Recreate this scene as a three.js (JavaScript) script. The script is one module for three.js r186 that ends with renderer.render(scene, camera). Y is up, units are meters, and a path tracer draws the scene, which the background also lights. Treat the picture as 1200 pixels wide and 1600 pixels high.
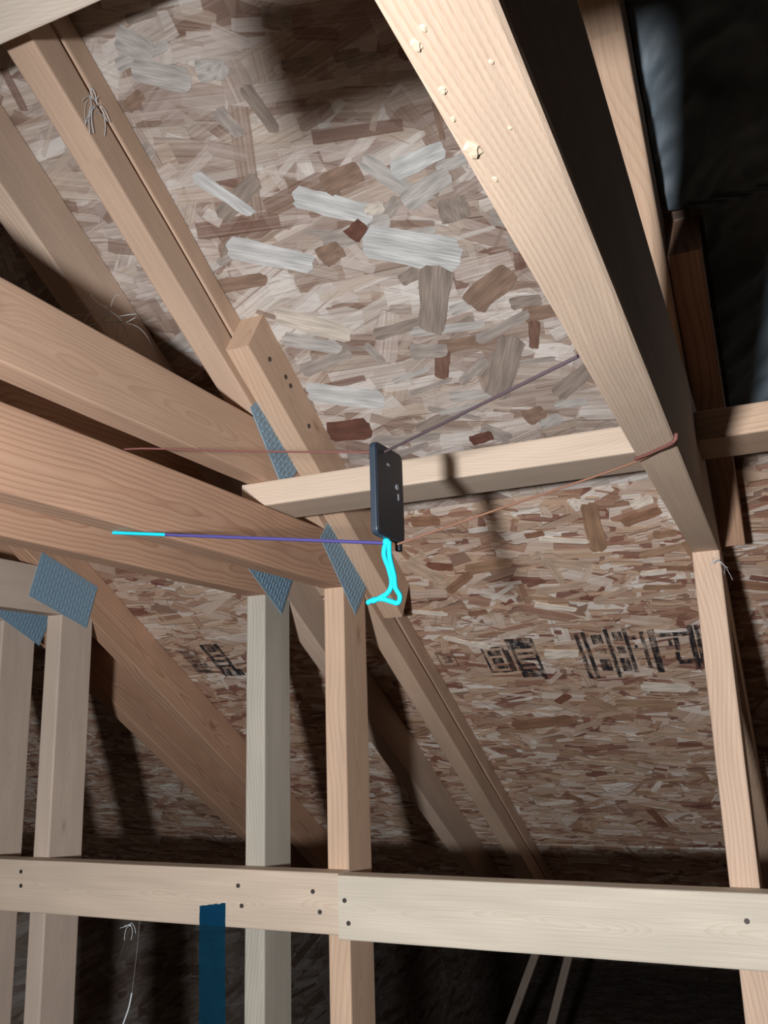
import * as THREE from 'three';
import { ImprovedNoise } from 'three/addons/math/ImprovedNoise.js';
import { RoundedBoxGeometry } from 'three/addons/geometries/RoundedBoxGeometry.js';
import { mergeGeometries } from 'three/addons/utils/BufferGeometryUtils.js';

// ------------------------------------------------------------------ camera, light, exposure
// Lengths below are measured from the lens (x across the trusses, y up, -z along the trusses);
// CY lifts everything so that the attic floor is y = 0.
const CY = 2.6;
const SLOPE = THREE.MathUtils.degToRad(31.85), CS = Math.cos(SLOPE), SN = Math.sin(SLOPE);
const scene = new THREE.Scene();
scene.background = new THREE.Color(0x000000);
const camera = new THREE.PerspectiveCamera(60.44, 3 / 4, 0.01, 60);
camera.position.set(0, CY, 0);
camera.rotation.set(THREE.MathUtils.degToRad(13.488), THREE.MathUtils.degToRad(23.493), THREE.MathUtils.degToRad(-1.771), 'YXZ');
scene.add(camera);
const LAMP = new THREE.Vector3(-0.19, -0.06, 0.38);                 // torch on its stand, behind and to the left of the lens
const lampLight = new THREE.SpotLight(new THREE.Color(0.975, 0.98, 1.0), 10.2, 0, THREE.MathUtils.degToRad(57), 1.0, 2);
lampLight.position.set(LAMP.x, LAMP.y + CY, LAMP.z);
lampLight.target.position.set(-0.62, CY - 0.16, -1.5);
lampLight.castShadow = true; lampLight.shadow.radius = 1.7; lampLight.shadow.mapSize.set(2048, 2048); lampLight.shadow.bias = -0.0005;
scene.add(lampLight); scene.add(lampLight.target);
const renderer = new THREE.WebGLRenderer({ antialias: true });
renderer.toneMapping = THREE.LinearToneMapping;
renderer.toneMappingExposure = 1.0;
renderer.shadowMap.enabled = true;

// ------------------------------------------------------------------ helpers
let seedState = 20240611;
const rnd = () => { seedState = (seedState * 1664525 + 1013904223) >>> 0; return seedState / 4294967296; };
const rr = (a, b) => a + (b - a) * rnd();
const gauss = () => (rnd() + rnd() + rnd() + rnd() - 2) * 1.0;
const noise = new ImprovedNoise();
const V = (x, y, z) => new THREE.Vector3(x, y + CY, z);
const roofPoint = (x, t, n) => V(x, n * CS - t * SN, -(t * CS + n * SN));   // t down the slope, n out from the lens to the deck
const DOWN_SLOPE = new THREE.Vector3(0, -SN, -CS), ROOF_OUT = new THREE.Vector3(0, CS, -SN);
const used = new Map();
function numbered(name) {
  const k = used.get(name) || 0; used.set(name, k + 1);
  return k ? name + '_' + String(k).padStart(3, '0') : name;
}
function shadows(m) { m.castShadow = true; m.receiveShadow = true; return m; }
function tag(o, label, category, group) {
  o.userData.label = label; o.userData.category = category;
  if (group) o.userData.group = group;
  return o;
}
function thing(name, label, category, group) {
  const o = new THREE.Group(); o.name = numbered(name); scene.add(o);
  return tag(o, label, category, group);
}
function part(name, geo, mat, parent) {
  const m = shadows(new THREE.Mesh(geo, mat)); m.name = name; parent.add(m); return m;
}
function solo(name, geo, mat, label, category, group) {
  const m = shadows(new THREE.Mesh(geo, mat)); m.name = numbered(name); scene.add(m);
  return tag(m, label, category, group);
}

// ------------------------------------------------------------------ textures
function woodTexture(seed, ringGap, late, light, dark, knots, straight = false) {
  const W = 512, H = 2048, data = new Uint8Array(W * H * 4);
  // 0.254 m round the board, 1.5 m along it
  for (let j = 0; j < H; j++) {
    const v = j / H * 1.5, vp = Math.sin(j / H * Math.PI * 2), vq = Math.cos(j / H * Math.PI * 2);
    const depth = 0.014 + 0.011 * noise.noise(vp * 1.1 + seed, vq * 1.1, 3.1) + 0.004 * noise.noise(vp * 4 + seed, vq * 4, 7.7);
    const wander = 0.02 * noise.noise(vp * 0.9, vq * 0.9 + seed, 9.3);
    for (let i = 0; i < W; i++) {
      const u = i / W * 0.254;
      const face = (u < 0.089 ? u - 0.046 : u < 0.127 ? (u - 0.108) * 0.5 + 0.06 : u < 0.216 ? u - 0.17 : (u - 0.235) * 0.5 + 0.055);
      let du = face + wander, kd = 0, kc = 0;
      for (const [ku, kv, kr] of knots) {
        const dx = u - ku, dy = (v - kv) * 0.45, d2 = (dx * dx + dy * dy) / (kr * kr);
        if (d2 < 12) { kd += Math.exp(-d2 * 0.45) * kr * 1.6; kc = Math.max(kc, Math.exp(-d2 * 2.2)); }
      }
      const rho = (straight ? du * 1.1 + 0.2 : Math.sqrt(du * du + depth * depth)) + kd + 0.0016 * noise.noise(u * 60, v * 5, seed);
      let f = rho / ringGap; f -= Math.floor(f);
      const lw = Math.pow(f, 3.2) * (f > 0.93 ? (1 - f) / 0.07 : 1);            // late wood line
      const fibre = 0.5 * noise.noise(u * 2600, v * 14, seed + 2) + 0.5 * noise.noise(u * 900, v * 5, seed + 5);
      const blotch = noise.noise(u * 14, v * 2.2, seed + 11) * 0.6 + noise.noise(u * 40, v * 9, seed + 13) * 0.4;
      const k = Math.min(1, Math.max(0, lw * late + kc * 0.8)), m = 1 + fibre * 0.09 + blotch * 0.09;
      const o = (j * W + i) * 4;
      for (let c = 0; c < 3; c++) data[o + c] = Math.max(0, Math.min(255, (light[c] + (dark[c] - light[c]) * k) * m));
      data[o + 3] = 255;
    }
  }
  const t = new THREE.DataTexture(data, W, H); t.colorSpace = THREE.SRGBColorSpace;
  t.wrapS = t.wrapT = THREE.RepeatWrapping; t.magFilter = THREE.LinearFilter; t.minFilter = THREE.LinearMipmapLinearFilter; t.generateMipmaps = true;
  t.needsUpdate = true; return t;
}
const woodTex = [
  woodTexture(1.7, 0.0042, 0.4, [214, 192, 172], [174, 142, 118], [[0.03, 0.45, 0.010], [0.15, 1.1, 0.008]]),
  woodTexture(23.1, 0.0058, 0.62, [212, 186, 164], [160, 122, 98], [[0.17, 0.3, 0.009]]),
  woodTexture(41.9, 0.0021, 0.38, [220, 203, 187], [190, 166, 146], [[0.05, 0.8, 0.007], [0.16, 0.2, 0.007], [0.11, 1.3, 0.006]]),
  woodTexture(57.3, 0.0034, 0.5, [218, 198, 180], [176, 146, 120], [], true),
];
function lumberMaterial(tex, r, g, b) {
  return new THREE.MeshStandardMaterial({ map: woodTex[tex], bumpMap: woodTex[tex], bumpScale: 0.0005, roughness: 0.82, color: new THREE.Color().setRGB(r, g, b) });
}
const M = {
  warm: lumberMaterial(1, 0.80, 0.66, 0.58), warm2: lumberMaterial(0, 0.78, 0.66, 0.58),
  pale: lumberMaterial(2, 0.82, 0.79, 0.74), palest: lumberMaterial(2, 0.84, 0.90, 0.88), white: lumberMaterial(2, 0.98, 1.02, 1.03), tan: lumberMaterial(0, 0.84, 0.75, 0.67), post: lumberMaterial(3, 0.90, 0.81, 0.74), sawn: lumberMaterial(3, 0.84, 0.79, 0.73),
  grey: lumberMaterial(2, 0.76, 0.73, 0.71), greyer: lumberMaterial(3, 0.64, 0.74, 0.77), brown: lumberMaterial(1, 0.80, 0.66, 0.57), chord: lumberMaterial(3, 0.76, 0.67, 0.60), dusty: lumberMaterial(3, 0.76, 0.71, 0.67),
};

// strand board: overlapping wood strands, colour and relief drawn together
const STRAND_TONES = [
  ['#c8c3bd', 16], ['#b9aea6', 24], ['#a5978c', 28], ['#95857a', 22], ['#b0a092', 24], ['#856f62', 13], ['#735a4d', 7], ['#63463a', 3], ['#d2cdc6', 6],
];
const STRAND_TONES_B = [                                                          // redder strands
  ['#d9cbbd', 18], ['#cbb4a2', 24], ['#b89c87', 26], ['#a9866f', 22], ['#c2a389', 22], ['#97705a', 14], ['#85594a', 9], ['#74473a', 4], ['#e3dbd0', 8],
];
function pickTone(tones) { let k = rnd() * tones.reduce((s, q) => s + q[1], 0); for (const q of tones) { k -= q[1]; if (k < 0) return q[0]; } return tones[0][0]; }
function strandBoardTextures(count, spread, size, fine, alpha, base, tones = STRAND_TONES) {
  const S = 2048, span = 1.3, px = S / span;
  const cv = document.createElement('canvas'); cv.width = cv.height = S; const g = cv.getContext('2d');
  const bv = document.createElement('canvas'); bv.width = bv.height = S; const b = bv.getContext('2d');
  g.fillStyle = base; g.fillRect(0, 0, S, S); b.fillStyle = '#404040'; b.fillRect(0, 0, S, S);
  for (let i = 0; i < count; i++) {
    const last = i / count;
    const L = rr(0.035, 0.15) * px * size * (last > fine ? 0.5 : 1), w = rr(0.005, 0.042) * px * size * (last > fine ? 0.45 : 1), x = rnd() * S, y = rnd() * S, a = gauss() * spread + (rnd() < 0.18 ? rr(-1.5, 1.5) : 0);
    const tone = pickTone(tones), h = Math.floor(rr(70, 210)), j = [rr(0, 0.3), rr(0, 0.3), rr(-0.15, 0.15), rr(-0.15, 0.15)];
    const lines = Math.max(2, Math.floor(w / 5)), ls = []; for (let k = 0; k < lines; k++) ls.push([rr(-0.5, 0.5), rnd() < 0.5, rr(0.05, 0.2)]);
    for (const ox of [0, x < 260 ? S : x > S - 260 ? -S : null]) for (const oy of [0, y < 260 ? S : y > S - 260 ? -S : null]) {
      if (ox === null || oy === null) continue;
      for (const c of [g, b]) {
        c.save(); c.translate(x + ox, y + oy); c.rotate(a); c.beginPath();
        c.moveTo(-L / 2, -w / 2 + w * j[0]); c.lineTo(-L / 2 + w * 0.4, -w / 2); c.lineTo(L / 2 - w * 0.5 * j[1], -w / 2 + w * j[2]); c.lineTo(L / 2, w / 2 - w * j[1]); c.lineTo(L / 2 - w * 0.6, w / 2); c.lineTo(-L / 2 + w * j[1], w / 2 + w * j[3]); c.closePath();
        c.fillStyle = c === g ? tone : `rgb(${h},${h},${h})`; c.globalAlpha = c === g ? alpha : 1; c.fill();
        if (c === g) { c.clip(); for (const [q, dk, al] of ls) { c.globalAlpha = al; c.fillStyle = dk ? '#4a3022' : '#f0e6da'; c.fillRect(-L / 2, q * w, L, Math.max(1, w * 0.06)); } }
        c.restore();
      }
    }
  }
  const make = (c, srgb) => { const t = new THREE.CanvasTexture(c); t.wrapS = t.wrapT = THREE.RepeatWrapping; t.magFilter = THREE.LinearFilter; if (srgb) t.colorSpace = THREE.SRGBColorSpace; return t; };
  return [make(cv, true), make(bv, false)];
}
const [osbMap, osbBump] = strandBoardTextures(3400, 0.5, 1.05, 0.9, 0.62, '#8b7568');
const [osbMapB, osbBumpB] = strandBoardTextures(5000, 0.42, 0.88, 0.66, 0.84, '#8f7160', STRAND_TONES_B);
const osbMaterial = new THREE.MeshStandardMaterial({ map: osbMap, bumpMap: osbBump, bumpScale: 0.0018, roughness: 0.9 });
const warmOsbMaterial = new THREE.MeshStandardMaterial({ map: osbMapB, bumpMap: osbBumpB, bumpScale: 0.003, roughness: 0.86 });   // middle row: a board of finer strands

// ------------------------------------------------------------------ lumber
// a sawn board: local x = width, y = height, z = 0..L, eased edges, slightly uneven faces, grain along its length
let boardSeed = 1;
function board(L, w, h, opt = {}) {
  const seed = boardSeed++ * 3.77, e = Math.min(0.0028, w * 0.2, h * 0.2), rough = opt.rough ?? 0.0004, n = Math.max(2, Math.ceil(L / 0.06));
  const a = w / 2, b = h / 2;
  const prof = [[-a + e, -b], [a - e, -b], [a - e * 0.29, -b + e * 0.29], [a, -b + e], [a, b - e], [a - e * 0.29, b - e * 0.29], [a - e, b], [-a + e, b], [-a + e * 0.29, b - e * 0.29], [-a, b - e], [-a, -b + e], [-a + e * 0.29, -b + e * 0.29]];
  // texture coordinate round the board starts at the -x face so that wide faces get the wide grain
  const order = [9, 10, 11, 0, 1, 2, 3, 4, 5, 6, 7, 8].map(i => prof[i]);
  const per = [0]; for (let i = 0; i < 12; i++) { const p = order[i], q = order[(i + 1) % 12]; per.push(per[i] + Math.hypot(q[0] - p[0], q[1] - p[1])); }
  const du = opt.du ?? (boardSeed % 3 ? 0 : 0.5), dv = noise.noise(seed, 1.3, 0.7) * 2 + seed;
  const bow = opt.bow ?? 0;
  const pt = (i, k) => {
    const p = order[i % 12], s = k / n; let z = s * L;
    if (s < 0.5 && opt.cut0) z += opt.cut0(p[0], p[1]) * (1 - s * 2);
    if (s >= 0.5 && opt.cut1) z += opt.cut1(p[0], p[1]) * (s * 2 - 1);
    const q = rough * noise.noise(p[0] * 30 + seed, p[1] * 30, z * 11) + rough * 0.7 * noise.noise(p[0] * 50, p[1] * 50 + seed, z * 40), r = Math.hypot(p[0], p[1]);
    return [p[0] * (1 + q / r), p[1] * (1 + q / r) + bow * Math.sin(s * Math.PI), z];
  };
  const pos = [], uv = [];
  for (let k = 0; k < n; k++) for (let i = 0; i < 12; i++) {
    const A = pt(i, k), B = pt(i + 1, k), C = pt(i + 1, k + 1), D = pt(i, k + 1);
    const u0 = per[i] / 0.254 + du, u1 = per[i + 1] / 0.254 + du;
    for (const [P, u] of [[A, u0], [D, u0], [C, u1], [A, u0], [C, u1], [B, u1]]) { pos.push(...P); uv.push(u, P[2] / 1.5 + dv); }
  }
  for (const k of [0, n]) {                                                       // sawn ends
    const c = [0, 0, 0]; const ring = []; for (let i = 0; i < 12; i++) { const p = pt(i, k); ring.push(p); c[2] += p[2] / 12; }
    c[1] = bow * Math.sin(k / n * Math.PI);
    for (let i = 0; i < 12; i++) {
      const P = ring[i], Q = ring[(i + 1) % 12];
      for (const v of k ? [c, P, Q].reverse() : [c, P, Q]) { pos.push(...v); uv.push(v[0] / 0.254 + du + 0.2, v[1] / 1.5 + dv); }
    }
  }
  // faces above are wound for the profile running clockwise; orient outwards
  const g = new THREE.BufferGeometry();
  g.setAttribute('position', new THREE.Float32BufferAttribute(pos, 3)); g.setAttribute('uv', new THREE.Float32BufferAttribute(uv, 2));
  g.computeVertexNormals();
  return g;
}
// seat a board: origin = centre of its first end, dz = direction of its length, dy = direction of its height
function seat(geo, origin, dz, dy) {
  const z = dz.clone().normalize(), y = dy.clone().addScaledVector(z, -dy.dot(z)).normalize(), x = new THREE.Vector3().crossVectors(y, z);
  return geo.applyMatrix4(new THREE.Matrix4().makeBasis(x, y, z).setPosition(origin));
}
const UP = new THREE.Vector3(0, 1, 0), DX = new THREE.Vector3(1, 0, 0), AWAY = new THREE.Vector3(0, 0, -1), DOWN = new THREE.Vector3(0, -1, 0);
const metal = new THREE.MeshStandardMaterial({ color: new THREE.Color().setRGB(0.25, 0.38, 0.48), metalness: 0.2, roughness: 0.5 });
const nailMat = new THREE.MeshStandardMaterial({ color: new THREE.Color().setRGB(0.07, 0.06, 0.055), metalness: 0.5, roughness: 0.6 });
const nailGeo = new THREE.CylinderGeometry(0.0036, 0.0036, 0.002, 10);
function nail(parent, p, n) {                                                     // head of a driven nail, a hair proud of the face
  const m = part('nail', nailGeo, nailMat, parent); m.position.copy(p); m.quaternion.setFromUnitVectors(UP, n); return m;
}

// ------------------------------------------------------------------ the setting
const X0 = -2.7, X1 = 1.6, ZB = 2.4, ZF = -10.6;
function structure(name, geo, mat) { const m = shadows(new THREE.Mesh(geo, mat)); m.name = name; m.userData.kind = 'structure'; scene.add(m); return m; }
const gableMat = new THREE.MeshStandardMaterial({ map: osbMap, bumpMap: osbBump, bumpScale: 0.002, roughness: 0.9 });
{
  const f = new THREE.BoxGeometry(X1 - X0, 0.1, ZB - ZF, 60, 1, 160), p = f.attributes.position;
  for (let i = 0; i < p.count; i++) if (p.getY(i) > 0) p.setY(i, 0.05 + 0.02 * noise.noise(p.getX(i) * 7, p.getZ(i) * 7, 0.4) - 0.02);
  { const uv = f.attributes.uv; for (let i = 0; i < uv.count; i++) uv.setXY(i, p.getX(i) / 1.3, p.getZ(i) / 1.3); }
  f.computeVertexNormals(); f.translate((X0 + X1) / 2, -0.05, (ZB + ZF) / 2);
  structure('floor', f, gableMat).userData.label = 'uneven strand board floor far below the trusses';
}
const wallGeo = (w, h, d, x, y, z) => { const g = new THREE.BoxGeometry(w, h, d); const uv = g.attributes.uv; for (let i = 0; i < uv.count; i++) uv.setXY(i, uv.getX(i) * 4, uv.getY(i) * 3); return g.translate(x, y, z); };
structure('wall_left', wallGeo(0.1, 5.8, ZB - ZF, X0 - 0.05, 2.8, (ZB + ZF) / 2), gableMat);
structure('wall_right', wallGeo(0.1, 5.8, ZB - ZF, X1 + 0.05, 2.8, (ZB + ZF) / 2), gableMat);
structure('wall_back', wallGeo(X1 - X0 + 0.2, 5.8, 0.1, (X0 + X1) / 2, 2.8, ZB + 0.05), gableMat);

structure('wall_front', wallGeo(X1 - X0 + 0.2, 2.1, 0.1, (X0 + X1) / 2, 1.0, ZF - 0.05), gableMat);
// roof deck: strand board panels between rafters and felt
const DECK = 1.03, THICK = 0.012;
const ceiling = new THREE.Group(); ceiling.name = 'ceiling'; ceiling.userData.kind = 'structure'; scene.add(ceiling);
const felt = new THREE.MeshStandardMaterial({ color: new THREE.Color().setRGB(0.012, 0.012, 0.014), roughness: 1 });
function deckBox(x0, x1, t0, t1, n0, n1) {
  const g = new THREE.BoxGeometry(x1 - x0, n1 - n0, t1 - t0);
  const p = g.attributes.position, uv = g.attributes.uv, off = [rnd(), rnd()];
  for (let i = 0; i < p.count; i++) uv.setXY(i, (p.getX(i) + (x0 + x1) / 2) / 1.3 + off[0], (p.getZ(i) + (t0 + t1) / 2) / 1.3 + off[1]);
  return g.applyMatrix4(new THREE.Matrix4().makeBasis(DX, ROOF_OUT, DOWN_SLOPE.clone().multiplyScalar(1)).setPosition(roofPoint((x0 + x1) / 2, (t0 + t1) / 2, (n0 + n1) / 2)));
}
function fixFaces(g) {                                                            // the roof basis is left-handed: turn the triangles round
  const ix = g.index; for (let i = 0; i < ix.count; i += 3) { const a = ix.getX(i); ix.setX(i, ix.getX(i + 2)); ix.setX(i + 2, a); }
  g.computeVertexNormals(); return g;
}
const SEAMS = [-3.55, -2.93, -1.625, -0.32, 0.985, 2.29, 3.05];
part('underlay', fixFaces(deckBox(X0 - 0.1, X1 + 0.1, SEAMS[0] - 0.3, 3.05, DECK + THICK + 0.001, DECK + THICK + 0.05)), felt, ceiling);
part('wing_panel', new THREE.BoxGeometry(X1 - X0 + 0.2, 0.05, 7.5).translate((X0 + X1) / 2, CY - 0.70, -6.86), gableMat, ceiling);   // flat ceiling of the low wing beyond the eave
const panels = [];
for (let r = 0; r + 1 < SEAMS.length; r++) for (const [xa, xb] of [[X0, -2.518], [-2.515, -0.0795], [-0.0765, X1]]) {
  const p = part('panel', fixFaces(deckBox(xa, xb, SEAMS[r] + (r === 5 ? 0.006 : 0.0025), SEAMS[r + 1] - (r === 4 ? 0.004 : 0.0025), DECK, DECK + THICK)), r >= 4 ? warmOsbMaterial : osbMaterial, ceiling);
  panels.push({ p, xa, xb, t0: SEAMS[r], t1: SEAMS[r + 1] });
}

// single strands that stand a little proud of the deck, each its own piece
const strandGeos = [];
for (let k = 0; k < 8; k++) {
  const s = new THREE.Shape(), j = q => rr(-q, q), taper = rr(0, 0.22), lean = j(0.16);
  const top = [], bot = [];
  for (let i = 0; i <= 5; i++) { const x = -0.42 + i * 0.168; top.push([x, 0.5 - taper * i / 5 + j(0.05)]); bot.push([x, -0.5 + (k % 2 ? taper * 0.5 * i / 5 : 0) + j(0.05)]); }
  const R5 = [[0.485 + j(0.015), -0.30 + lean], [0.48 + j(0.02), -0.05], [0.5, 0.12 + lean], [0.47 + j(0.02), 0.28]], L5 = [[-0.48 + j(0.02), 0.3 - lean], [-0.5, 0.08], [-0.475 + j(0.02), -0.1 - lean], [-0.49, -0.3]];
  s.moveTo(...bot[0]); for (const p of [...bot.slice(1), ...R5, ...top.reverse(), ...L5]) s.lineTo(...p); s.closePath();
  const e = new THREE.ExtrudeGeometry(s, { depth: 1, bevelEnabled: false }), uv = e.attributes.uv; for (let i = 0; i < uv.count; i++) uv.setXY(i, uv.getX(i) + 0.5, uv.getY(i) + 0.5);
  strandGeos.push(e);
}
function fibreTexture(seed) {
  const W = 128, H = 128, d = new Uint8Array(W * H * 4);
  for (let j = 0; j < H; j++) for (let i = 0; i < W; i++) {
    const q = 0.5 * noise.noise(i / W * 3, j * 0.31, seed) + 0.35 * noise.noise(i / W * 7 + 3, j * 0.8, seed + 4) + 0.4 * noise.noise(i / W * 2.1, j / H * 3, seed + 8), c = Math.max(0, Math.min(255, 216 * (1 + q * 0.42)));
    const o = (j * W + i) * 4; d[o] = c; d[o + 1] = c * 0.99; d[o + 2] = c * 0.975; d[o + 3] = 255;
  }
  const t = new THREE.DataTexture(d, W, H); t.colorSpace = THREE.SRGBColorSpace; t.wrapS = t.wrapT = THREE.RepeatWrapping; t.magFilter = THREE.LinearFilter; t.needsUpdate = true; return t;
}
const fibre = [fibreTexture(2.3), fibreTexture(17.7)];
const strandMat = ['#d6d8d8', '#c2beba', '#aea59e', '#9d9086', '#957c6b', '#806153', '#70493c', '#dcd3c7', '#d6bba4', '#bd9c80', '#b08c70', '#fff3e4', '#a57c62', '#8f5f4a'].map((c, i) => new THREE.MeshStandardMaterial({ map: fibre[i % 2], color: new THREE.Color(c), roughness: 0.85 }));
const invF = 1 / 1373.35;
const camMat = new THREE.Matrix4().makeRotationFromEuler(camera.rotation);
function onRoof(px, py, n = DECK) {                                               // pixel to (x, t) on the roof plane
  const d = new THREE.Vector3((px - 600) * invF, -(py - 800) * invF, -1).applyMatrix4(camMat);
  d.multiplyScalar(n / (d.y * CS - d.z * SN)); return [d.x, -d.z * CS - d.y * SN];
}
let strandCount = 0;
function strand(x, t, len, wid, ang, mat, lift) {
  const home = panels.find(q => x > q.xa && x < q.xb && t > q.t0 && t < q.t1); if (!home) return;
  const half = len / 2 * Math.abs(Math.sin(ang)) + wid / 2 * Math.abs(Math.cos(ang)) + 0.004, halfX = len / 2 * Math.abs(Math.cos(ang)) + 0.004;
  if (t - half < home.t0 || t + half > home.t1 || x + halfX > home.xb) return;
  if (t > 0.985) mat = [11, 8, 9, 10, 10, 12, 13, 11][mat] ?? mat;                    // fresher board in this row
  const m = part('strand', strandGeos[strandCount % 8], strandMat[mat], home.p); strandCount++;
  const ax = DX.clone().multiplyScalar(Math.cos(ang)).addScaledVector(DOWN_SLOPE, Math.sin(ang)), az = ROOF_OUT.clone().negate(), ay = new THREE.Vector3().crossVectors(az, ax);
  m.quaternion.setFromRotationMatrix(new THREE.Matrix4().makeBasis(ax, ay, az));
  m.position.copy(roofPoint(x, t, DECK + 0.0002)); m.scale.set(len, wid, 0.0002 + lift);
}
// [x0, y0, x1, y1, width, tone]: middle line of a strand that stands out
const noted = [
  [353, 385, 492, 410, 0.036, 0, 1], [302, 272, 398, 335, 0.02, 0, 1], [456, 306, 586, 336, 0.032, 0], [566, 376, 722, 402, 0.052, 0], [428, 492, 550, 522, 0.032, 7, 1], [440, 528, 535, 545, 0.024, 1],
  [505, 292, 562, 262, 0.03, 4], [548, 372, 566, 346, 0.026, 6, 1], [500, 405, 532, 384, 0.03, 4], [683, 414, 676, 522, 0.045, 3, 1], [800, 525, 776, 622, 0.04, 3, 1], [512, 676, 580, 668, 0.042, 6, 1], [478, 612, 602, 624, 0.04, 0],
  [692, 545, 690, 592, 0.022, 5], [735, 478, 796, 420, 0.04, 4], [640, 520, 760, 505, 0.018, 1], [612, 270, 694, 228, 0.026, 0], [630, 318, 704, 268, 0.03, 1], [715, 345, 700, 310, 0.04, 3], [570, 330, 600, 322, 0.016, 7],
  [918, 785, 938, 862, 0.03, 3, 1], [842, 842, 922, 846, 0.012, 7, 1], [972, 818, 1032, 795, 0.022, 5], [1000, 897, 1042, 890, 0.014, 0, 1], [835, 945, 902, 952, 0.015, 0, 1], [632, 878, 692, 906, 0.035, 1], [666, 884, 708, 886, 0.022, 6],
  [700, 925, 736, 895, 0.02, 5], [820, 838, 850, 832, 0.014, 5], [985, 790, 1020, 778, 0.02, 0, 1], [895, 790, 905, 782, 0.03, 0], [760, 560, 720, 600, 0.02, 2], [835, 500, 836, 545, 0.016, 5], [580, 690, 690, 680, 0.02, 2],
  [800, 1135, 895, 1122, 0.04, 5], [870, 1098, 890, 1085, 0.02, 6], [960, 1098, 1060, 1100, 0.03, 2], [1000, 1072, 1080, 1076, 0.03, 0], [1014, 1264, 1040, 1290, 0.02, 6], [740, 1004, 766, 1012, 0.016, 7, 1], [692, 995, 762, 1012, 0.014, 7, 1], [850, 1022, 905, 1020, 0.03, 0, 1],
  [830, 1072, 880, 1082, 0.01, 1], [640, 955, 700, 960, 0.012, 7], [910, 1190, 990, 1195, 0.02, 1], [700, 1200, 760, 1215, 0.02, 2], [880, 1240, 910, 1250, 0.02, 5], [640, 550, 700, 545, 0.03, 2], [700, 620, 790, 612, 0.02, 1], [820, 655, 850, 640, 0.03, 4], [735, 690, 770, 678, 0.02, 6],
  [205, 108, 300, 128, 0.03, 1], [330, 118, 352, 100, 0.02, 1], [180, 55, 240, 85, 0.03, 1], [250, 560, 330, 500, 0.03, 2],
];
for (const [x0, y0, x1, y1, w, mt, hi] of noted) {
  const a = onRoof(x0, y0), b = onRoof(x1, y1);
  strand((a[0] + b[0]) / 2, (a[1] + b[1]) / 2, Math.hypot(b[0] - a[0], b[1] - a[1]), w, Math.atan2(b[1] - a[1], b[0] - a[0]), mt, hi ? 0.0014 : rr(0.0006, 0.001));
}
const inStamp = (x, t) => (x > -0.68 && x < -0.08 && t > 1.3 && t < 1.55) || (x > -1.32 && x < -1.08 && t > 1.25 && t < 1.5);
for (let k = 0; k < 900 && strandCount < 290; k++) {
  const t = rr(0.12, 2.25), x = rr(-0.55 - 0.42 * t, 0.06), mt = t < 1 ? [1, 2, 2, 3, 3, 4, 1, 2, 1, 2][Math.floor(rnd() * 10)] : [8, 9, 8, 10, 9, 10, 5, 7, 8, 3][Math.floor(rnd() * 10)];
  const len = rr(0.03, 0.10), wid = rr(0.008, 0.028), ang = gauss() * 0.55 + (rnd() < 0.15 ? 1.3 : 0), lift = rr(0.0002, 0.0005);
  if (!inStamp(x, t)) strand(x, t, len, wid, ang, mt, lift);
}

// printed grade marks on the middle panel (ink on the board)
function stampTexture(w, h, draw) {
  const c = document.createElement('canvas'); c.width = w; c.height = h; const g = c.getContext('2d'); g.clearRect(0, 0, w, h);
  g.fillStyle = '#1b1a22'; g.strokeStyle = '#1b1a22'; draw(g);
  const d = g.getImageData(0, 0, w, h);                                           // broken ink: worn off where strands are uneven
  for (let i = 0; i < w * h; i++) { const x = i % w, y = (i / w) | 0, q = noise.noise(x * 0.05, y * 0.02, 3.3) + 0.6 * noise.noise(x * 0.14, y * 0.11, 8.8); d.data[i * 4 + 3] *= Math.max(0.12, Math.min(0.92, 0.62 + q * 0.8)); }
  g.putImageData(d, 0, 0);
  const t = new THREE.CanvasTexture(c); t.colorSpace = THREE.SRGBColorSpace; t.magFilter = THREE.LinearFilter; return t;
}
function stamp(x0, x1, t0, t1, tex) {
  const g = new THREE.PlaneGeometry(x1 - x0, t1 - t0);                            // local y points up the slope
  g.applyMatrix4(new THREE.Matrix4().makeBasis(DX, DOWN_SLOPE.clone().negate(), ROOF_OUT.clone().negate()).setPosition(roofPoint((x0 + x1) / 2, (t0 + t1) / 2, DECK - 0.0008)));
  const home = panels.find(q => x0 > q.xa && x1 < q.xb && t0 > q.t0 && t1 < q.t1);
  const m = part('printed_stamp', g, new THREE.MeshStandardMaterial({ map: tex, transparent: true, roughness: 0.85 }), home.p);
  m.castShadow = false; m.userData.label = 'black printed grade stamp, worn and broken'; return m;
}
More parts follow.
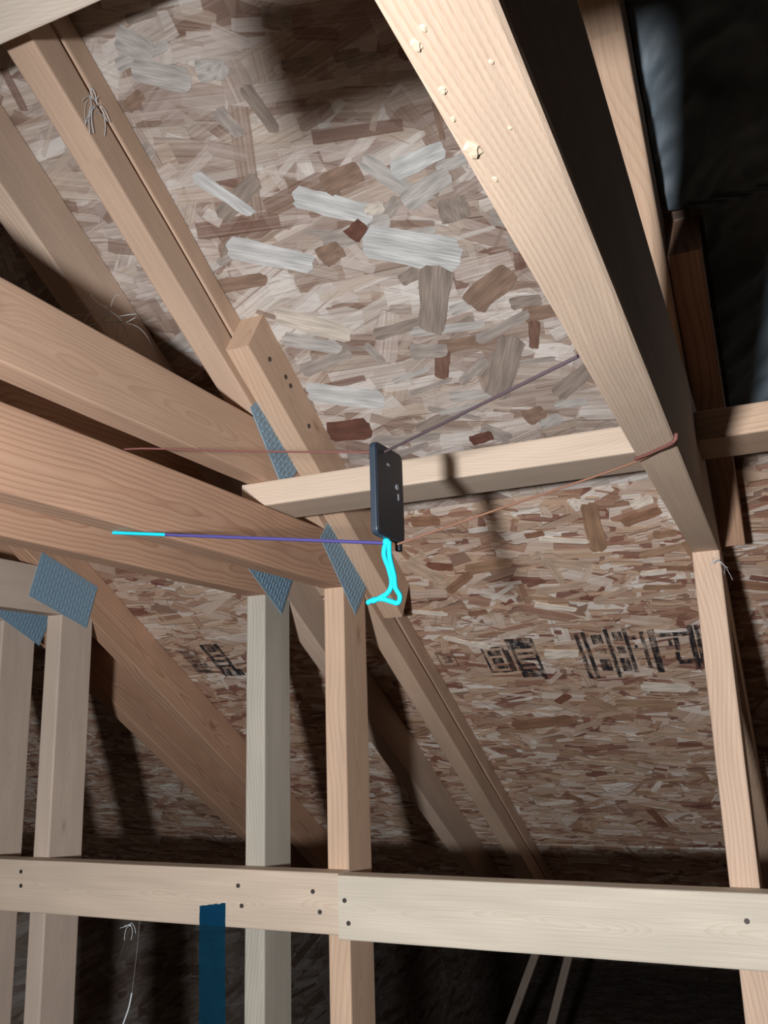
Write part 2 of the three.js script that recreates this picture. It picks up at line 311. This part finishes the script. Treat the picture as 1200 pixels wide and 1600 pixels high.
stamp(-0.665, -0.085, 1.34, 1.53, stampTexture(1160, 380, g => {
  const X = px => (-0.64 + (px - 690) * 0.001273 + 0.665) / 0.58 * 1160, T = t => (t - 1.34) / 0.19 * 380;
  const R = (a, b, ta, tb, al = 1) => { g.globalAlpha = al; g.fillRect(X(a), T(ta), X(b) - X(a), T(tb) - T(ta)); };
  const box = (a, b, ta, tb, lw, al) => { g.globalAlpha = al; g.lineWidth = lw; g.strokeRect(X(a), T(ta), X(b) - X(a), T(tb) - T(ta)); };
  box(686, 714, 1.40, 1.445, 5, 0.5); R(694, 708, 1.412, 1.434, 0.5);
  box(765, 799, 1.39, 1.475, 9, 1); R(772, 793, 1.40, 1.418); R(774, 792, 1.425, 1.445); R(773, 794, 1.455, 1.464); R(801, 807, 1.40, 1.475, 0.8);
  R(808, 852, 1.365, 1.40); R(812, 818, 1.40, 1.50); R(846, 851, 1.40, 1.51); for (const t of [1.412, 1.432, 1.452]) R(818, 846, t, t + 0.008); R(818, 848, 1.47, 1.50);
  R(917, 923, 1.36, 1.515); R(928, 934, 1.36, 1.515); R(941, 957, 1.37, 1.40); R(941, 957, 1.415, 1.432); R(942, 958, 1.45, 1.49); R(962, 968, 1.355, 1.515);
  R(973, 987, 1.365, 1.395); R(974, 986, 1.412, 1.435); R(973, 987, 1.45, 1.495); R(989, 995, 1.35, 1.50); R(995, 1006, 1.38, 1.393); R(1001, 1005, 1.41, 1.42);
  R(1012, 1018, 1.37, 1.49, 0.8); R(1024, 1034, 1.365, 1.505); R(1036, 1082, 1.378, 1.39); R(1050, 1055, 1.40, 1.42); R(1058, 1065, 1.395, 1.435); R(1056, 1062, 1.44, 1.47); R(1058, 1096, 1.465, 1.48); R(1080, 1088, 1.36, 1.50); R(1090, 1096, 1.36, 1.50);
}));
stamp(-1.29, -1.10, 1.28, 1.46, stampTexture(380, 360, g => {
  const R = (x, y, w, h, al = 1) => { g.globalAlpha = al; g.fillRect(x, y, w, h); };
  R(210, 60, 95, 60); R(210, 60, 22, 240); R(285, 120, 20, 150); for (const y of [140, 180, 220]) R(230, y, 60, 20, 0.9); R(215, 255, 110, 55);
  R(80, 90, 90, 190, 0.35); R(90, 200, 80, 14, 0.7); R(90, 250, 80, 14, 0.7);
}));

// ------------------------------------------------------------------ trusses
const plateTeeth = (L, H) => {                                                    // rows of punched teeth on a connector plate
  const gs = []; for (let i = 0; i * 0.0085 < L - 0.01; i++) for (let j = 0; j * 0.016 < H - 0.012; j++) gs.push(new THREE.BoxGeometry(0.0032, 0.011, 0.0014).translate(-L / 2 + 0.008 + i * 0.0085, -H / 2 + 0.011 + j * 0.016 + (i % 2) * 0.004, 0.0014));
  return mergeGeometries(gs);
};
function connectorPlate(parent, x, zc, yc, L, H, tilt) {
  const along = new THREE.Vector3(0, Math.sin(tilt), -Math.cos(tilt)), out = DX, up = new THREE.Vector3().crossVectors(out, along);
  const mat = new THREE.Matrix4().makeBasis(along, up, out).setPosition(V(x + 0.0008, yc, -zc));
  const p = part('connector_plate', new THREE.BoxGeometry(L, H, 0.0016).applyMatrix4(mat), metal, parent); p.userData.label = 'galvanised toothed metal plate';
  const t = part('teeth', plateTeeth(L, H).applyMatrix4(mat), metal, p); t.userData.kind = 'stuff';
}
const W2 = 0.038, W4 = 0.089;
// x = right face of the truss
function truss(x, label, o) {
  const t = thing('roof_truss', label, 'roof truss'); const xc = x - W2 / 2;
  const rx = o.rafterX !== undefined ? o.rafterX - W2 / 2 : xc;
  if (o.split) {                                                                  // this sloping chord is split along its length
    part('sloping_chord', seat(board(5.8, W2, 0.046, { rough: 0.0012 }), roofPoint(rx, -3.1, 0.94 + 0.023), DOWN_SLOPE, ROOF_OUT), o.rafter, t);
    part('sloping_chord', seat(board(5.8, W2, 0.0375, { rough: 0.0012 }), roofPoint(rx, -3.1, 1.03 - 0.0188), DOWN_SLOPE, ROOF_OUT), o.rafter, t);
    part('split_core', seat(board(5.8, 0.014, 0.012), roofPoint(rx, -3.1, 0.989), DOWN_SLOPE, ROOF_OUT), M.brown, t);
  } else part('sloping_chord', seat(board(5.8, W2, 0.09), roofPoint(rx, -3.1, 0.985), DOWN_SLOPE, ROOF_OUT), o.rafter, t);
  const slopeCut = (w, y) => -y / Math.tan(SLOPE);
  const endAt = y => (0.94 - y * CS) / SN - 0.002;                                // where height y meets the underside of the sloping chord
  for (const [y0, mat, bow, fh = W4] of o.flats) {
    const yc = y0 + fh / 2, L = 1.9 + endAt(yc);
    part('flat_chord', seat(board(L, W2, fh, { cut1: slopeCut, rough: 0.0005, bow: bow || 0 }), V(xc, yc, 1.9), AWAY, UP), mat, t);
  }
  const top = o.top ?? 0.2275;
  part('vertical_web', seat(board(top + CY - 0.05, W2, W4, {}), V(xc, top, -1.3785), new THREE.Vector3(o.lean || 0, -1, 0), AWAY), o.stud, t);
  part('bottom_chord', seat(board(6.3, W2, W4), V(xc, -CY + 0.092, 1.9), AWAY, UP), M.dusty, t);
  for (const p of o.plates || []) connectorPlate(t, x, ...p);
  return t;
}
{
  const o = thing('support_beam', 'timber running under the feet of the sloping chords, behind the lower boards', 'beam');
  part('plank', seat(board(X1 - X0 - 0.04, W2, W4), roofPoint(X0 + 0.02, 2.64, 0.92), DX, DOWN_SLOPE), M.dusty, o);
}
const R = THREE.MathUtils.degToRad;
truss(-0.66, 'roof truss of warm brown timber with two wide flat chords and a split sloping chord', { rafter: M.chord, split: true, flats: [[0.2275, M.warm], [0.3555, M.warm2]], stud: M.tan, plates: [[1.345, 0.275, 0.17, 0.09, R(-42)], [1.118, 0.434, 0.14, 0.09, R(-47)]] });
truss(-0.815, 'roof truss with a blue-grey stained upright, next behind the split-chord truss', { rafter: M.dusty, flats: [[0.2275, M.brown], [0.3555, M.brown]], stud: M.greyer, plates: [[1.345, 0.279, 0.16, 0.09, R(-31)]] });
truss(-1.282, 'roof truss with a greyish upright and a big square metal plate fully in view', { rafter: M.brown, flats: [[0.2275, M.grey]], stud: M.grey, plates: [[1.338, 0.275, 0.165, 0.092, R(-17)]] });
truss(-1.437, 'farthest roof truss, its pinkish grey upright standing beyond the greyish upright', { rafter: M.brown, flats: [[0.2275, M.grey]], stud: M.grey, plates: [[1.385, 0.255, 0.15, 0.09, R(-25)]] });
const truss4 = truss(-0.056, 'roof truss whose pale flat chord passes overhead and ends on a pale upright', { rafter: M.tan, rafterX: -0.06, flats: [[0.2275, M.sawn, 0, 0.158]], stud: M.post });

// ------------------------------------------------------------------ boards nailed to the trusses
function scab(x0, t0, t1, mat, label) {
  const o = thing('nailed_scab', label, 'board');
  part('plank', seat(board(t1 - t0, W2, 0.083, {}), roofPoint(x0 + W2 / 2, t0, 0.953 + 0.0415), DOWN_SLOPE, ROOF_OUT), mat, o);
  return o;
}
const scabL = scab(-0.66, 0.552, 1.175, M.tan, 'short tan board nailed along the split sloping chord, sawn end upward');
for (const [t, n] of [[0.60, 0.985], [0.645, 1.0], [0.662, 1.0], [0.735, 0.99]]) nail(scabL, roofPoint(-0.622, t, n), DX);
const scabR = scab(-0.0595, 0.56, 1.07, M.brown, 'short dark board nailed beside the sloping chord above the pale overhead chord');
for (const [t, n] of [[0.66, 0.985], [0.86, 0.99]]) nail(scabR, roofPoint(-0.0215, t, n), DX);

const upperBrace = thing('lateral_brace', 'narrow light board laid flat across the flat chords behind the hanging device', 'board');
part('plank', seat(board(0.608, W2 - 0.0006, W4 + 0.006, {}), V(-0.703, 0.3363, -1.1325), DX, AWAY), M.pale, upperBrace);
const upperBrace2 = thing('lateral_brace', 'dim narrow board continuing beyond the pale overhead chord', 'board');
part('plank', seat(board(0.8, W2 - 0.0006, W4 + 0.006, {}), V(-0.0555, 0.3393, -1.1325), DX, AWAY), M.tan, upperBrace2);
const lowBrace = thing('lateral_brace', 'wide board nailed across the uprights, carrying the blue tape', 'board');
part('plank', seat(board(2.0, W2, W4, {}), V(-2.66, -0.2685, -1.315), DX, UP), M.pale, lowBrace);
for (const [x, y] of [[-1.308, -0.244], [-1.306, -0.268], [-0.841, -0.249], [-0.834, -0.279], [-0.704, -0.252], [-0.692, -0.281]]) nail(lowBrace, V(x, y, -1.296), new THREE.Vector3(0, 0, 1));
const lowBrace2 = thing('lateral_brace', 'palest wide board nailed across the uprights, butted to the board with blue tape', 'board');
part('plank', seat(board(1.6, W2, 0.092, {}), V(-0.659, -0.2725, -1.313), DX, UP), M.palest, lowBrace2);
for (const [x, y] of [[-0.648, -0.262], [-0.642, -0.294], [-0.075, -0.26]]) nail(lowBrace2, V(x, y, -1.294), new THREE.Vector3(0, 0, 1));
const highBrace = thing('lateral_brace', 'whitish stained board crossing beneath the sloping chords near the ridge', 'board');
part('plank', seat(board(2.1, W4, W2, {}), roofPoint(-2.3, 0.106 - W4 / 2, 0.9205), DX, ROOF_OUT), M.white, highBrace);
const offcut = thing('wood_offcut', 'short timber offcut nailed square to the pale overhead chord', 'board');
part('plank', seat(board(0.228, W2, W4, {}), V(-0.325, 0.3363, -0.178), new THREE.Vector3(1, 0, -0.06), AWAY), M.tan, offcut);
for (const [px, py, qx, qy, label] of [[830, 1510, 797, 1600, 'leaning timber strut far off in the dark, the one farther from the pale upright'], [886, 1505, 862, 1600, 'leaning timber strut far off in the dark, the one nearer the pale upright']]) {
  const Z = -4.9, ray = (x, y) => { const d = new THREE.Vector3((x - 600) * invF, -(y - 800) * invF, -1).applyMatrix4(camMat); return d.multiplyScalar(Z / d.z); };
  const a = ray(px, py), b = ray(qx, qy), d = b.clone().sub(a).normalize();
  const s0 = (-0.74 - a.y) / d.y, s1 = (-CY + 0.02 - a.y) / d.y, p = a.clone().addScaledVector(d, s0);
  const o = thing('timber_strut', label, 'board', 'struts far off in the dark');
  part('strip', seat(board(s1 - s0, 0.04, W2), V(p.x, p.y, p.z), d, AWAY), M.grey, o);
}

// ------------------------------------------------------------------ blue tape
{
  const tm = new THREE.MeshPhysicalMaterial({ color: new THREE.Color().setRGB(0.03, 0.21, 0.38), roughness: 0.22, transmission: 0.88, thickness: 0, side: THREE.DoubleSide });
  const g = new THREE.PlaneGeometry(0.05, 0.34, 8, 50), p = g.attributes.position;
  for (let i = 0; i < p.count; i++) {
    const x = p.getX(i), y = p.getY(i), s = (0.17 - y) / 0.34;
    p.setZ(i, 0.0012 + 0.0018 * Math.abs(noise.noise(x * 60, y * 45, 2.2)) + (s > 0.11 ? 0.002 * noise.noise(x * 30, y * 12, 4.4) : 0));
    if (i < 9) p.setY(i, y + (x + 0.025) * 0.14 + 0.003 * noise.noise(x * 200, 0, 1));
    p.setX(i, x + 0.004 * Math.sin(s * 3) * s);
  }
  g.computeVertexNormals(); g.applyMatrix4(new THREE.Matrix4().setPosition(V(-0.889, -0.283 - 0.17, -1.2955)));
  solo('blue_tape', g, tm, 'strip of glossy blue plastic tape stuck to the board and hanging down', 'tape');
}

// ------------------------------------------------------------------ hanging device and its cords
const DEV = new THREE.Vector3(-0.335, 0.2225, -0.780);
{
  const dev = thing('hanging_device', 'flat black handheld device hung between the cords', 'device');
  const dark = new THREE.MeshStandardMaterial({ color: new THREE.Color().setRGB(0.008, 0.013, 0.022), roughness: 0.45 });
  const rim = new THREE.MeshStandardMaterial({ color: new THREE.Color().setRGB(0.022, 0.034, 0.05), roughness: 0.4 });
  const w = 0.062, h = 0.094, th = 0.0066, r = 0.007;
  const sh = (w, h, r) => { const s = new THREE.Shape(); s.moveTo(-w / 2 + r, -h / 2); s.lineTo(w / 2 - r, -h / 2); s.quadraticCurveTo(w / 2, -h / 2, w / 2, -h / 2 + r); s.lineTo(w / 2, h / 2 - r); s.quadraticCurveTo(w / 2, h / 2, w / 2 - r, h / 2); s.lineTo(-w / 2 + r, h / 2); s.quadraticCurveTo(-w / 2, h / 2, -w / 2, h / 2 - r); s.lineTo(-w / 2, -h / 2 + r); s.quadraticCurveTo(-w / 2, -h / 2, -w / 2 + r, -h / 2); return s; };
  // local z = face normal (to the right of the trusses), local x = away along them
  const xa = new THREE.Vector3(0.05, 0, -1).normalize(), ya = new THREE.Vector3(0.0, 1, 0.05), za = new THREE.Vector3().crossVectors(xa, ya).normalize(); ya.crossVectors(za, xa);
  dev.position.copy(V(DEV.x, DEV.y, DEV.z)); dev.quaternion.setFromRotationMatrix(new THREE.Matrix4().makeBasis(xa, ya, za));
  part('case', new THREE.ExtrudeGeometry(sh(w - 0.002, h - 0.002, r), { depth: th - 0.002, bevelThickness: 0.001, bevelSize: 0.001, bevelSegments: 2, curveSegments: 8 }).translate(0, 0, -th / 2 + 0.001), rim, dev);
  const cover = part('cover', new THREE.ExtrudeGeometry(sh(w - 0.005, h - 0.005, r), { depth: 0.0008, bevelThickness: 0.0004, bevelSize: 0.0004, bevelSegments: 1, curveSegments: 8 }).translate(0, 0, th / 2 - 0.0002), dark, dev);
  const grey = new THREE.MeshStandardMaterial({ color: new THREE.Color().setRGB(0.25, 0.27, 0.3), roughness: 0.4 });
  part('lens', new THREE.CylinderGeometry(0.003, 0.003, 0.001, 16).rotateX(Math.PI / 2).translate(0.014, 0.009, th / 2 + 0.0012), grey, cover);
  part('lamp_window', new RoundedBoxGeometry(0.006, 0.0025, 0.001, 2, 0.0004).translate(-0.004, 0.028, th / 2 + 0.001), grey, cover);
  part('slot', new RoundedBoxGeometry(0.003, 0.007, 0.001, 2, 0.0004).translate(0.017, -0.001, th / 2 + 0.001), grey, cover);
  part('plug', new RoundedBoxGeometry(0.008, 0.010, 0.006, 3, 0.002).translate(0.023, -h / 2 - 0.0035, 0), dark, dev);
}
function tubeAlong(pts, r, seg = 40) { return new THREE.TubeGeometry(new THREE.CatmullRomCurve3(pts, false, 'centripetal'), seg, r, 7, false); }
const cordMat = (r, g, b) => new THREE.MeshStandardMaterial({ color: new THREE.Color().setRGB(r, g, b), roughness: 0.8 });
const redCord = cordMat(0.15, 0.055, 0.045), orangeCord = cordMat(0.19, 0.09, 0.055), darkCord = cordMat(0.075, 0.05, 0.06), purpleCord = cordMat(0.055, 0.045, 0.19), cyanCord = cordMat(0.0, 0.52, 0.66);
const topA = V(-0.337, 0.259, -0.756), botA = V(-0.334, 0.1712, -0.776);
solo('cord', tubeAlong([topA, V(-0.5, 0.2885, -0.766), V(-0.657, 0.3185, -0.777), V(-0.68, 0.3195, -0.778), V(-0.7005, 0.316, -0.779), V(-0.7005, 0.26, -0.78)], 0.0011, 60), redCord, 'thin reddish string from the top of the device over the lower flat chord', 'string');
solo('cord', tubeAlong([V(-0.331, 0.262, -0.768), V(-0.214, 0.2485, -0.6626), V(-0.0965, 0.235, -0.557)], 0.0014, 40), darkCord, 'dark string from the top of the device to the pale overhead chord', 'string');
{
  const o = thing('cord', 'purple string with a cyan end tied from the device to the wide flat chord', 'string');
  const end = V(-0.692, 0.2262, -0.795), mid = end.clone().lerp(botA, 0.22);
  part('string', tubeAlong([mid, mid.clone().lerp(botA, 0.5), botA], 0.0019, 30), purpleCord, o);
  part('dyed_end', tubeAlong([end, end.clone().lerp(mid, 0.5), mid], 0.0021, 20), cyanCord, o).userData.label = 'bright cyan end of the string';
}
solo('cord', tubeAlong([V(-0.330, 0.172, -0.79), V(-0.24, 0.1935, -0.797), V(-0.0945, 0.2262, -0.803), V(-0.0765, 0.2260, -0.782), V(-0.0555, 0.2262, -0.757), V(-0.0546, 0.231, -0.756)], 0.0012, 60), orangeCord, 'orange string from the foot of the device round the underside of the pale chord', 'string');
solo('cord', tubeAlong([V(-0.0955, 0.2262, -0.795), V(-0.0765, 0.2252, -0.776), V(-0.0555, 0.2262, -0.752), V(-0.0545, 0.231, -0.751)], 0.0017, 30), redCord, 'thick red-brown string wound once under the pale overhead chord', 'string');
{
  const o = thing('cord_tail', 'bright cyan cord dangling in a loop under the device', 'string');
  const P = (px, py, z = -0.778) => { const d = new THREE.Vector3((px - 600) * invF, -(py - 800) * invF, -1).applyMatrix4(camMat); d.multiplyScalar(z / d.z); return V(d.x, d.y, d.z); };
  part('strand', tubeAlong([P(603, 845), P(600, 866), P(608, 890), P(612, 912), P(607, 925), P(594, 934), P(582, 940)], 0.0026, 60), cyanCord, o);
  part('strand', tubeAlong([P(608, 846, -0.776), P(609, 870, -0.776), P(616, 900, -0.776), P(618, 918, -0.776), P(625, 932, -0.776), P(622, 942, -0.777), P(612, 940, -0.778), P(598, 936, -0.7785), P(584, 937, -0.779), P(574, 942, -0.78)], 0.0026, 80), cyanCord, o);
  part('knot', new THREE.SphereGeometry(0.004, 12, 10).applyMatrix4(new THREE.Matrix4().makeScale(1, 1.2, 1).setPosition(P(604, 847, -0.777))), cyanCord, o);
}

// ------------------------------------------------------------------ wrinkled sheet under the deck, right of the overhead chord
{
  const x0 = -0.016, x1 = 1.2, t0 = -0.9, t1 = 0.93, NX = 180, NT = 240, g = new THREE.PlaneGeometry(1, 1, NX, NT), p = g.attributes.position;
  for (let i = 0; i < p.count; i++) {
    const t = t0 + (0.5 - p.getY(i)) * (t1 - t0), xl = t < 0.54 ? -0.058 : x0, x = xl + (p.getX(i) + 0.5) * (x1 - xl);
    const crease = k => 1 - Math.abs(noise.noise(x * k + 3.1, t * k, k)), n = 1.0225 - 0.010 * Math.pow(crease(6), 6) - 0.007 * Math.pow(crease(15), 6) - 0.005 * Math.pow(crease(31), 5) - 0.002 * noise.noise(x * 50, t * 50, 2);
    const q = roofPoint(x, t, Math.min(1.0285, n)); p.setXYZ(i, q.x, q.y, q.z);
  }
  g.computeVertexNormals();
  solo('plastic_sheet', g, new THREE.MeshStandardMaterial({ color: new THREE.Color().setRGB(0.16, 0.20, 0.23), roughness: 0.55, side: THREE.DoubleSide }), 'dark wrinkled sheet fixed under the roof deck beyond the overhead chord', 'sheet');
}

// ------------------------------------------------------------------ small stuff: chips, cobwebs
const chipMat = new THREE.MeshStandardMaterial({ color: new THREE.Color().setRGB(0.72, 0.58, 0.42), roughness: 0.9 });
for (const [x, z, s] of [[-0.0885, -0.306, 0.0055], [-0.086, -0.33, 0.002], [-0.088, -0.243, 0.003], [-0.083, -0.237, 0.002], [-0.0875, -0.268, 0.0022], [-0.0895, -0.285, 0.0016], [-0.067, -0.262, 0.0014], [-0.071, -0.30, 0.0013]]) {
  const g = new THREE.IcosahedronGeometry(1, 1), p = g.attributes.position;
  for (let i = 0; i < p.count; i++) { const q = 1 + 0.5 * noise.noise(p.getX(i) * 1.7 + x * 90, p.getY(i) * 1.7, p.getZ(i) * 1.7); p.setXYZ(i, p.getX(i) * q * s * 0.6, p.getY(i) * q * s * 0.16, p.getZ(i) * q * s); }
  g.computeVertexNormals(); g.applyMatrix4(new THREE.Matrix4().setPosition(V(x, 0.2275 - s * 0.04, z)));
  solo('wood_chip', g, chipMat, s > 0.005 ? 'largest pale wood chip stuck to the underside of the overhead chord' : 'tiny pale wood crumb stuck to the underside of the overhead chord', 'wood chip', 'chips on the overhead chord');
}
const webMat = new THREE.MeshStandardMaterial({ color: new THREE.Color().setRGB(0.62, 0.66, 0.68), roughness: 1 });
function cobweb(origin, size, n, hang, label, axisA, axisB) {
  const gs = [];
  for (let k = 0; k < n; k++) {
    const pts = [], a0 = rr(0, 6.28), bend = rr(-2.5, 2.5); let p = origin.clone().addScaledVector(axisA, rr(-0.3, 0.3) * size).addScaledVector(axisB, rr(-0.3, 0.3) * size);
    for (let i = 0; i < 6; i++) { pts.push(p.clone()); const a = a0 + bend * i / 5; p = p.clone().addScaledVector(axisA, Math.cos(a) * size * 0.17).addScaledVector(axisB, Math.sin(a) * size * 0.17); p.y -= hang * size * 0.05 * i; }
    gs.push(tubeAlong(pts, rr(0.0002, 0.0005), 16));
  }
  return solo('cobweb', mergeGeometries(gs), webMat, label, 'cobweb');
}
const upAlong = DOWN_SLOPE.clone();
{
  const c = cobweb(V(-0.6585, 0.722, -0.690), 0.03, 14, 0.8, 'dusty cobweb on the side of the split sloping chord', upAlong, ROOF_OUT);
  cobweb(roofPoint(-0.785, 0.452, 0.936), 0.055, 20, 0.7, 'curled cobweb hanging beneath the sloping chord of the blue-grey upright', DX, upAlong);
  cobweb(V(-0.052, 0.205, -1.33), 0.03, 8, 1.0, 'white cobweb tuft at the top of the pale upright', new THREE.Vector3(0.6, -0.6, 0).normalize(), AWAY);
  cobweb(V(-1.06, -0.318, -1.30), 0.022, 6, 1.0, 'white cobweb shred hanging under the board with blue tape', DX, DOWN);
  const th = thing('thread', 'short white thread hanging in the dark below the taped board', 'thread');
  part('filament', tubeAlong([V(-1.066, -0.30, -1.3352), V(-1.074, -0.38, -1.337), V(-1.081, -0.44, -1.337)], 0.00012, 12), webMat, th);
  part('fluff', tubeAlong([V(-1.081, -0.438, -1.337), V(-1.086, -0.46, -1.337), V(-1.097, -0.487, -1.337)], 0.0013, 12), webMat, th);
}

// ------------------------------------------------------------------ the torch that lights the attic, out of frame on its stand
{
  const o = thing('work_lamp', 'round lamp on a slim stand behind the viewpoint', 'lamp');
  const black = new THREE.MeshStandardMaterial({ color: new THREE.Color().setRGB(0.03, 0.03, 0.03), roughness: 0.5 });
  const aim = lampLight.target.position.clone().sub(lampLight.position).normalize();
  const q = new THREE.Quaternion().setFromUnitVectors(UP, aim), c = lampLight.position.clone().addScaledVector(aim, -0.035);
  const put = m => { m.position.copy(c); m.quaternion.copy(q); return m; };
  put(part('housing', new THREE.LatheGeometry([[0, -0.06], [0.018, -0.06], [0.02, -0.02], [0.032, 0.0], [0.034, 0.018], [0.031, 0.018], [0.029, 0.004], [0, 0.004]].map(p => new THREE.Vector2(...p)), 24), black, o));
  put(part('lens', new THREE.CylinderGeometry(0.028, 0.028, 0.002, 24).translate(0, 0.012, 0), new THREE.MeshStandardMaterial({ color: 0xffffff, emissive: new THREE.Color(1, 0.97, 0.94), emissiveIntensity: 1.5 }), o));
  part('pole', new THREE.CylinderGeometry(0.008, 0.008, CY - 0.07, 12).translate(c.x + 0.006, (CY - 0.07) / 2 + 0.02, c.z + 0.03), black, o);
  part('base', new THREE.CylinderGeometry(0.14, 0.15, 0.03, 24).translate(c.x + 0.006, 0.035, c.z + 0.03), black, o);
}
renderer.render(scene, camera);
